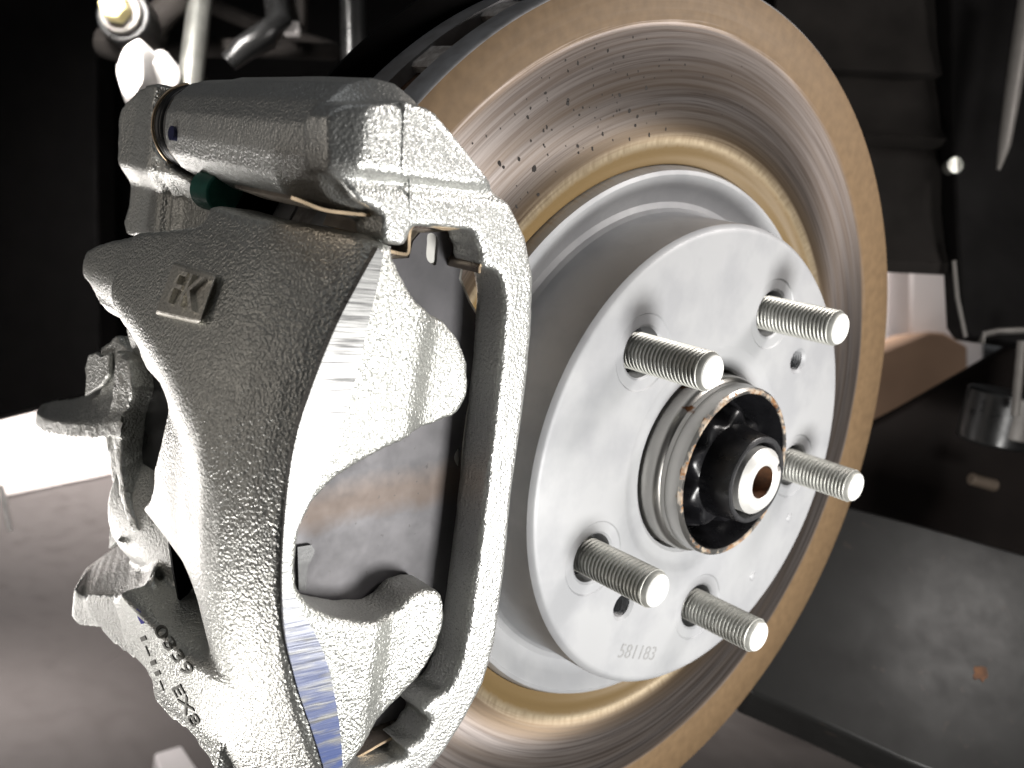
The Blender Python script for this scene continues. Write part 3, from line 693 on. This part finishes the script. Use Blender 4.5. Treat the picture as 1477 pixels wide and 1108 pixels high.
def ramp_mat():
    k = N('grey_painted_lift_steel').set(Metallic=.0, Specular_IOR_Level=.12)
    n = k.noise(26, 5, rough=.65); n2 = k.noise(110, 4)
    c = k.mix(k.ramp(n, [(.35, 0.), (.7, 1.)]), (.02, .02, .0195), (.013, .0127, .0125))
    c = k.mix(k.ramp(n2, [(.66, 0.), (.72, .8)]), c, (.03, .025, .022))
    return k.done(c, k.ramp(n, [(.3, .26), (.75, .42)]), k.bump(n2, .15, .4))
M['lift'] = ramp_mat()
FZ = -520
g = G(); g.add([(-9000, -9000, FZ), (9000, -9000, FZ), (9000, 9000, FZ), (-9000, 9000, FZ)], [(0, 1, 2, 3)])
struct(obj('floor', g, M['floor'], None, None))
def zq(pts, z): return [tuple(uz(u, v, z)) for u, v in pts]
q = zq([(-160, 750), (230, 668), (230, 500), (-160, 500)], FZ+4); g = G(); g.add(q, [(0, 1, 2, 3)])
struct(obj('lit_floor_strip', g, M['lit_floor'], None, None))  # lit part of the floor beyond the car's shadow, laid as a pale strip
def slabd(pts, dep, th):      # solid panel: front outline at camera-side depth(s), pushed back by its thickness
    F = [ud(u, v, d) for (u, v), d in zip(pts, dep if hasattr(dep, '__len__') else [dep]*len(pts))]
    n = np.cross(F[1]-F[0], F[2]-F[0]); n /= np.linalg.norm(n)
    if n @ CM[2] < 0: n = -n
    return G().slab([tuple(p) for p in F], [tuple(p+n*th) for p in F])
# car body side behind the disc
tag(obj('arch_panel', slabd([(-260, -260), (1420, -260), (1420, -90), (1200, 200), (700, 420), (300, 520), (170, 562), (-260, 668)], 1050, 30), M['blackp'], None, 30), 'black sheet metal wheel arch panel behind the brake caliper', 'panel')
tag(obj('door_sill', slabd([(-260, -260), (138, -260), (141, 300), (146, 566), (-260, 664)], 860, 40), M['blackp'], None, 30, 3), 'tall black body panel standing left of the pale suspension casting', 'panel')
ln = thing('fender_liner', 'dark felt fender liner hanging behind the disc rim with folds', 'fender liner')
g = G(); rows = []
for v, dd in ((-90, 0), (0, 4), (60, 2), (104, -3), (112, 6), (150, 2), (182, 0), (196, -7), (214, 4), (232, 0), (300, 3), (360, 0), (376, -3), (392, 0)):
    rows.append([tuple(ud(u, v+w, 660+dd*1.4+e)) for u, w, e in ((1120, -8, 0), (1200, -4, 6), (1290, 0, 0), (1330, 2, -6), (1374, 4, 0))])
nb = [[tuple(np.array(p)+CM[2]*5) for p in r] for r in rows]
V = [p for r in rows for p in r]+[p for r in nb for p in r]; F = []; n = 5; m = len(rows)
for b, flip in ((0, 0), (m*n, 1)):
    for i in range(m-1):
        for k in range(n-1): F.append((b+i*n+k, b+i*n+k+1, b+(i+1)*n+k+1, b+(i+1)*n+k))
for i in range(m-1):
    for k in (0, n-1): F.append((i*n+k, (i+1)*n+k, m*n+(i+1)*n+k, m*n+i*n+k))
for k in range(n-1):
    for i in (0, m-1): F.append((i*n+k, i*n+k+1, m*n+i*n+k+1, m*n+i*n+k))
g.add(V, F); obj('liner_sheet', g, M['liner2'], ln, 50)
g = G(); c = ud(1378, 238, 640); g.rod(c, c+CM[2]*8, 5, 16); obj('push_pin', g, M['rodsteel'], ln)
tag(obj('bumper_panel', slabd([(1368, -90), (1620, -90), (1620, 520), (1400, 488), (1388, 470), (1376, 250)], 640, 25), M['blackp'], None, 30, 2), 'glossy black bumper side panel beside the fender liner', 'panel')
g = G(); g.tube([ud(1484, -20, 600), ud(1472, 60, 600), ud(1460, 140, 600), ud(1449, 210, 600), ud(1440, 245, 602)], [5, 5, 4.6, 3.6, 1.2], 12)
tag(obj('trim_strip', g, M['dullrod'], None, 80), 'grey metal trim strip running down the black bumper panel', 'trim')
g = G(); g.tube([ud(1376, 376, 632), ud(1381, 430, 632), ud(1393, 486, 632)], 1.3, 8)
tag(obj('panel_cable', g, M['dullrod'], None, 80), 'thin grey cable hanging along the bumper panel edge', 'cable')
# lit bay beyond the car
for pts, dep, mt, lab in (([(1262, 370), (1308, 370), (1305, 560), (1262, 560)], 1420, 'whitewall', 'white block standing on the lit floor under the liner'),
                     ([(1313, 370), (1420, 370), (1420, 560), (1313, 560)], 1340, 'whitewall', 'pale pinkish cabinet on the tan floor under the liner')):
    tag(obj('storage_block', slabd(pts, dep, 200), M[mt], None, 30, 4), lab, 'block')
tag(obj('far_floor_stand_in', slabd([(1200, 545), (1275, 505), (1340, 478), (1362, 480), (1396, 500), (1400, 760), (1200, 760)], 1250, 120), M['far_floor'], None, 30, 3), 'upright tan panel standing in for the lit bay floor behind the dark ramp rail', 'stand-in panel')  # added upright panel, lighter tan in place of the lit far floor
tag(obj('ramp_rail', slabd([(1180, 652), (1300, 590), (1400, 533), (1560, 440), (1560, 840), (1180, 730)], 715, 15), M['brownp'], None, 30, 3), 'dark brown steel ramp rail crossing behind the disc rim', 'rail')
la = thing('lift_beam', 'grey painted steel lift beam with scuffed glossy top and rust spot', 'beam')
top = [(1130, 700), (1222, 729), (1330, 757), (1560, 822), (1560, 1200), (1300, 1097), (1190, 1045), (1085, 1000), (1040, 900)]
FZ2 = -130
def plane_pt(u, v, p0, n): d = ray(u, v); return CC+d*((np.array(p0)-CC) @ n)/(d @ n)
lc = ud(1380, 920, 520); rdir = (CC-lc)/np.linalg.norm(CC-lc); ldir = np.array([245, 215, 290.])-lc; ldir /= np.linalg.norm(ldir); ln_ = (rdir+ldir); ln_ /= np.linalg.norm(ln_)
T = [plane_pt(u, v, lc, ln_) for u, v in top]
obj('arm_plate', G().slab([tuple(p) for p in T], [tuple(p-ln_*35) for p in T]), M['lift'], la, 30, 2)
e = plane_pt(1414, 972, lc, ln_); u1 = np.cross(ln_, (0, 0, 1)); u1 /= np.linalg.norm(u1); u2 = np.cross(ln_, u1); rs = []
for k in range(14):
    t = 2*math.pi*k/14; r = 4.2*rng.uniform(.6, 1.2); rs.append(e+ln_*.25+r*(u1*math.cos(t)+u2*math.sin(t)))
g = G(); g.slab([tuple(p) for p in rs], [tuple(p-ln_*1) for p in rs]); obj('rust_spot', g, M['rust'], la)
# lift pad and rod on the rail
lp = thing('lift_pad', 'round black rubber lift pad on a short steel post', 'lift pad')
c = ud(1432, 640, 640); g = G(); g.rod(c, c+np.array([0, 0, 34]), 22, 32); obj('rubber_pad', g, M['rubber'], lp, 40, 2)
c = ud(1458, 632, 628); g = G(); g.rod(c, c+np.array([0, 0, 26]), 13, 24); obj('steel_post', g, M['dullrod'], lp, 40, 1)
g = G(); g.rod(ud(1464, 600, 600), ud(1474, 492, 600), 2.6, 12); tag(obj('hook_rod', g, M['dullrod'], None, 60), 'thin upright steel rod standing beside the lift pad', 'rod')
g = G(); g.tube([ud(1415, 495, 640), ud(1420, 482, 640), ud(1440, 478, 640), ud(1485, 476, 640)], 2.2, 10); tag(obj('wire_hoop', g, M['dullrod'], None, 60), 'bent wire hoop lying along the ramp rail edge', 'wire')
g = G(); c = ud(1400, 690, 650); g.rod(c, c+np.array([10, 16, -3]), 4, 14); tag(obj('hose_end', g, M['tanhose'], None, 60, .8), 'dull tan hose end lying on the rail under the lift pad', 'hose')
# dust shield and suspension
g = G(); g.lathe_closed([(-63, 60), (-63, 162), (-60, 166), (-58.5, 166), (-61.5, 161), (-61.5, 60)], 120)
tag(obj('dust_shield', g, M['blackp'], None, 40), 'black pressed dust shield behind the brake disc', 'dust shield')
kn = thing('steering_knuckle', 'pale cast suspension knuckle behind the caliper ear', 'knuckle')
kp = [(176, 84), (184, 68), (200, 56), (212, 70), (216, 100), (214, 130), (200, 150), (184, 152), (174, 128), (170, 104)]
kg = G(); P = [ud(u, v, 560) for u, v in smooth(kp, 3)]; P2 = [p+CM[2]*40 for p in P]; cpt = np.mean(P, 0); P0 = [cpt+(p-cpt)*.8-CM[2]*6 for p in P]
kg.loft([[tuple(p) for p in P0], [tuple(p) for p in P], [tuple(p) for p in P2]]); obj('casting', kg, M['alu'], kn, 60)
g = G(); g.rod(ud(238, 108, 570), ud(232, 84, 600), 9, 16, 5); obj('ball_stud', g, M['alu'], kn, 60, 1)
g = G(); g.tube([ud(150, 60, 640), ud(185, 66, 635), ud(215, 40, 630), ud(250, 5, 630), ud(270, -30, 630)], [10, 14, 11, 9, 9], 14); obj('control_arm', g, M['liner2'], kn, 60)
bt = thing('flange_bolt', 'yellow zinc plated flange bolt above the pale knuckle', 'bolt')
c = ud(172, 16, 600); ax = -CM[2]; g = G(); g.rod(c, c+ax*12, 8.6, 6); obj('head', g, M['yellowzinc'], bt, 30, 1.6)
g = G(); g.rod(c-ax*5, c, 12.5, 28); obj('flange', g, M['dullrod'], bt, 40, .8)
g = G(); g.rod(c-ax*40, c-ax*5, 16, 24); obj('bushing', g, M['rubber'], bt, 40, 1)
g = G(); g.rod(ud(292, -30, 640), ud(271, 150, 610), 7.5, 24); tag(obj('tie_rod', g, M['rodsteel'], None, 60), 'polished steel rod rising behind the pin boss', 'rod')
g = G(); g.rod(ud(508, -30, 640), ud(512, 140, 640), 8, 20); tag(obj('brake_hose', g, M['rubber'], None, 60), 'black rubber brake hose hanging behind the bracket boss', 'hose')
hb = thing('hose_bracket', 'small dark hose bracket with a bright clip above the boss', 'bracket')
g = G(); g.obox(ud(420, 10, 640), CM[0]*10, CM[1]*14, CM[2]*6); obj('plate', g, M['liner2'], hb, 30, 2)
g = G(); g.obox(ud(421, 42, 636), CM[0]*5, CM[1]*4, CM[2]*4); obj('clip', g, M['alu'], hb, 30, 1.2)
g = G(); g.tube([ud(0, 700, 900), ud(6, 722, 900), ud(10, 745, 900), ud(14, 766, 900)], 2.6, 10); tag(obj('hanging_strap', g, M['alu'], None, 60), 'short pale strap hanging over the lit floor edge', 'strap')
q = zq([(222, 1086), (262, 1074), (300, 1130), (240, 1140)], FZ+30); fr = G(); fr.slab(q, [(a, b, c-30) for a, b, c in q]); tag(obj('floor_block', fr, M['whitewall'], None, 30, 3), 'white painted block on the floor under the caliper', 'block')

c0 = ud(372, 0, 700); g = G(); g.tube([c0+np.array([55*math.cos(t), 55*math.sin(t), -90+t*9]) for t in np.linspace(0, 20, 120)], 6, 8)
tag(obj('coil_spring', g, M['liner2'], None, 80), 'dim black coil spring behind the bracket boss', 'spring')
g = G(); g.tube([ud(330, 90, 620), ud(352, 70, 620), ud(384, 52, 622), ud(402, 30, 626), ud(396, -20, 630)], [6, 8, 9, 8, 8], 12)
tag(obj('brake_line', g, M['rubber'], None, 80), 'black curved rubber pipe behind the pin boss', 'pipe')
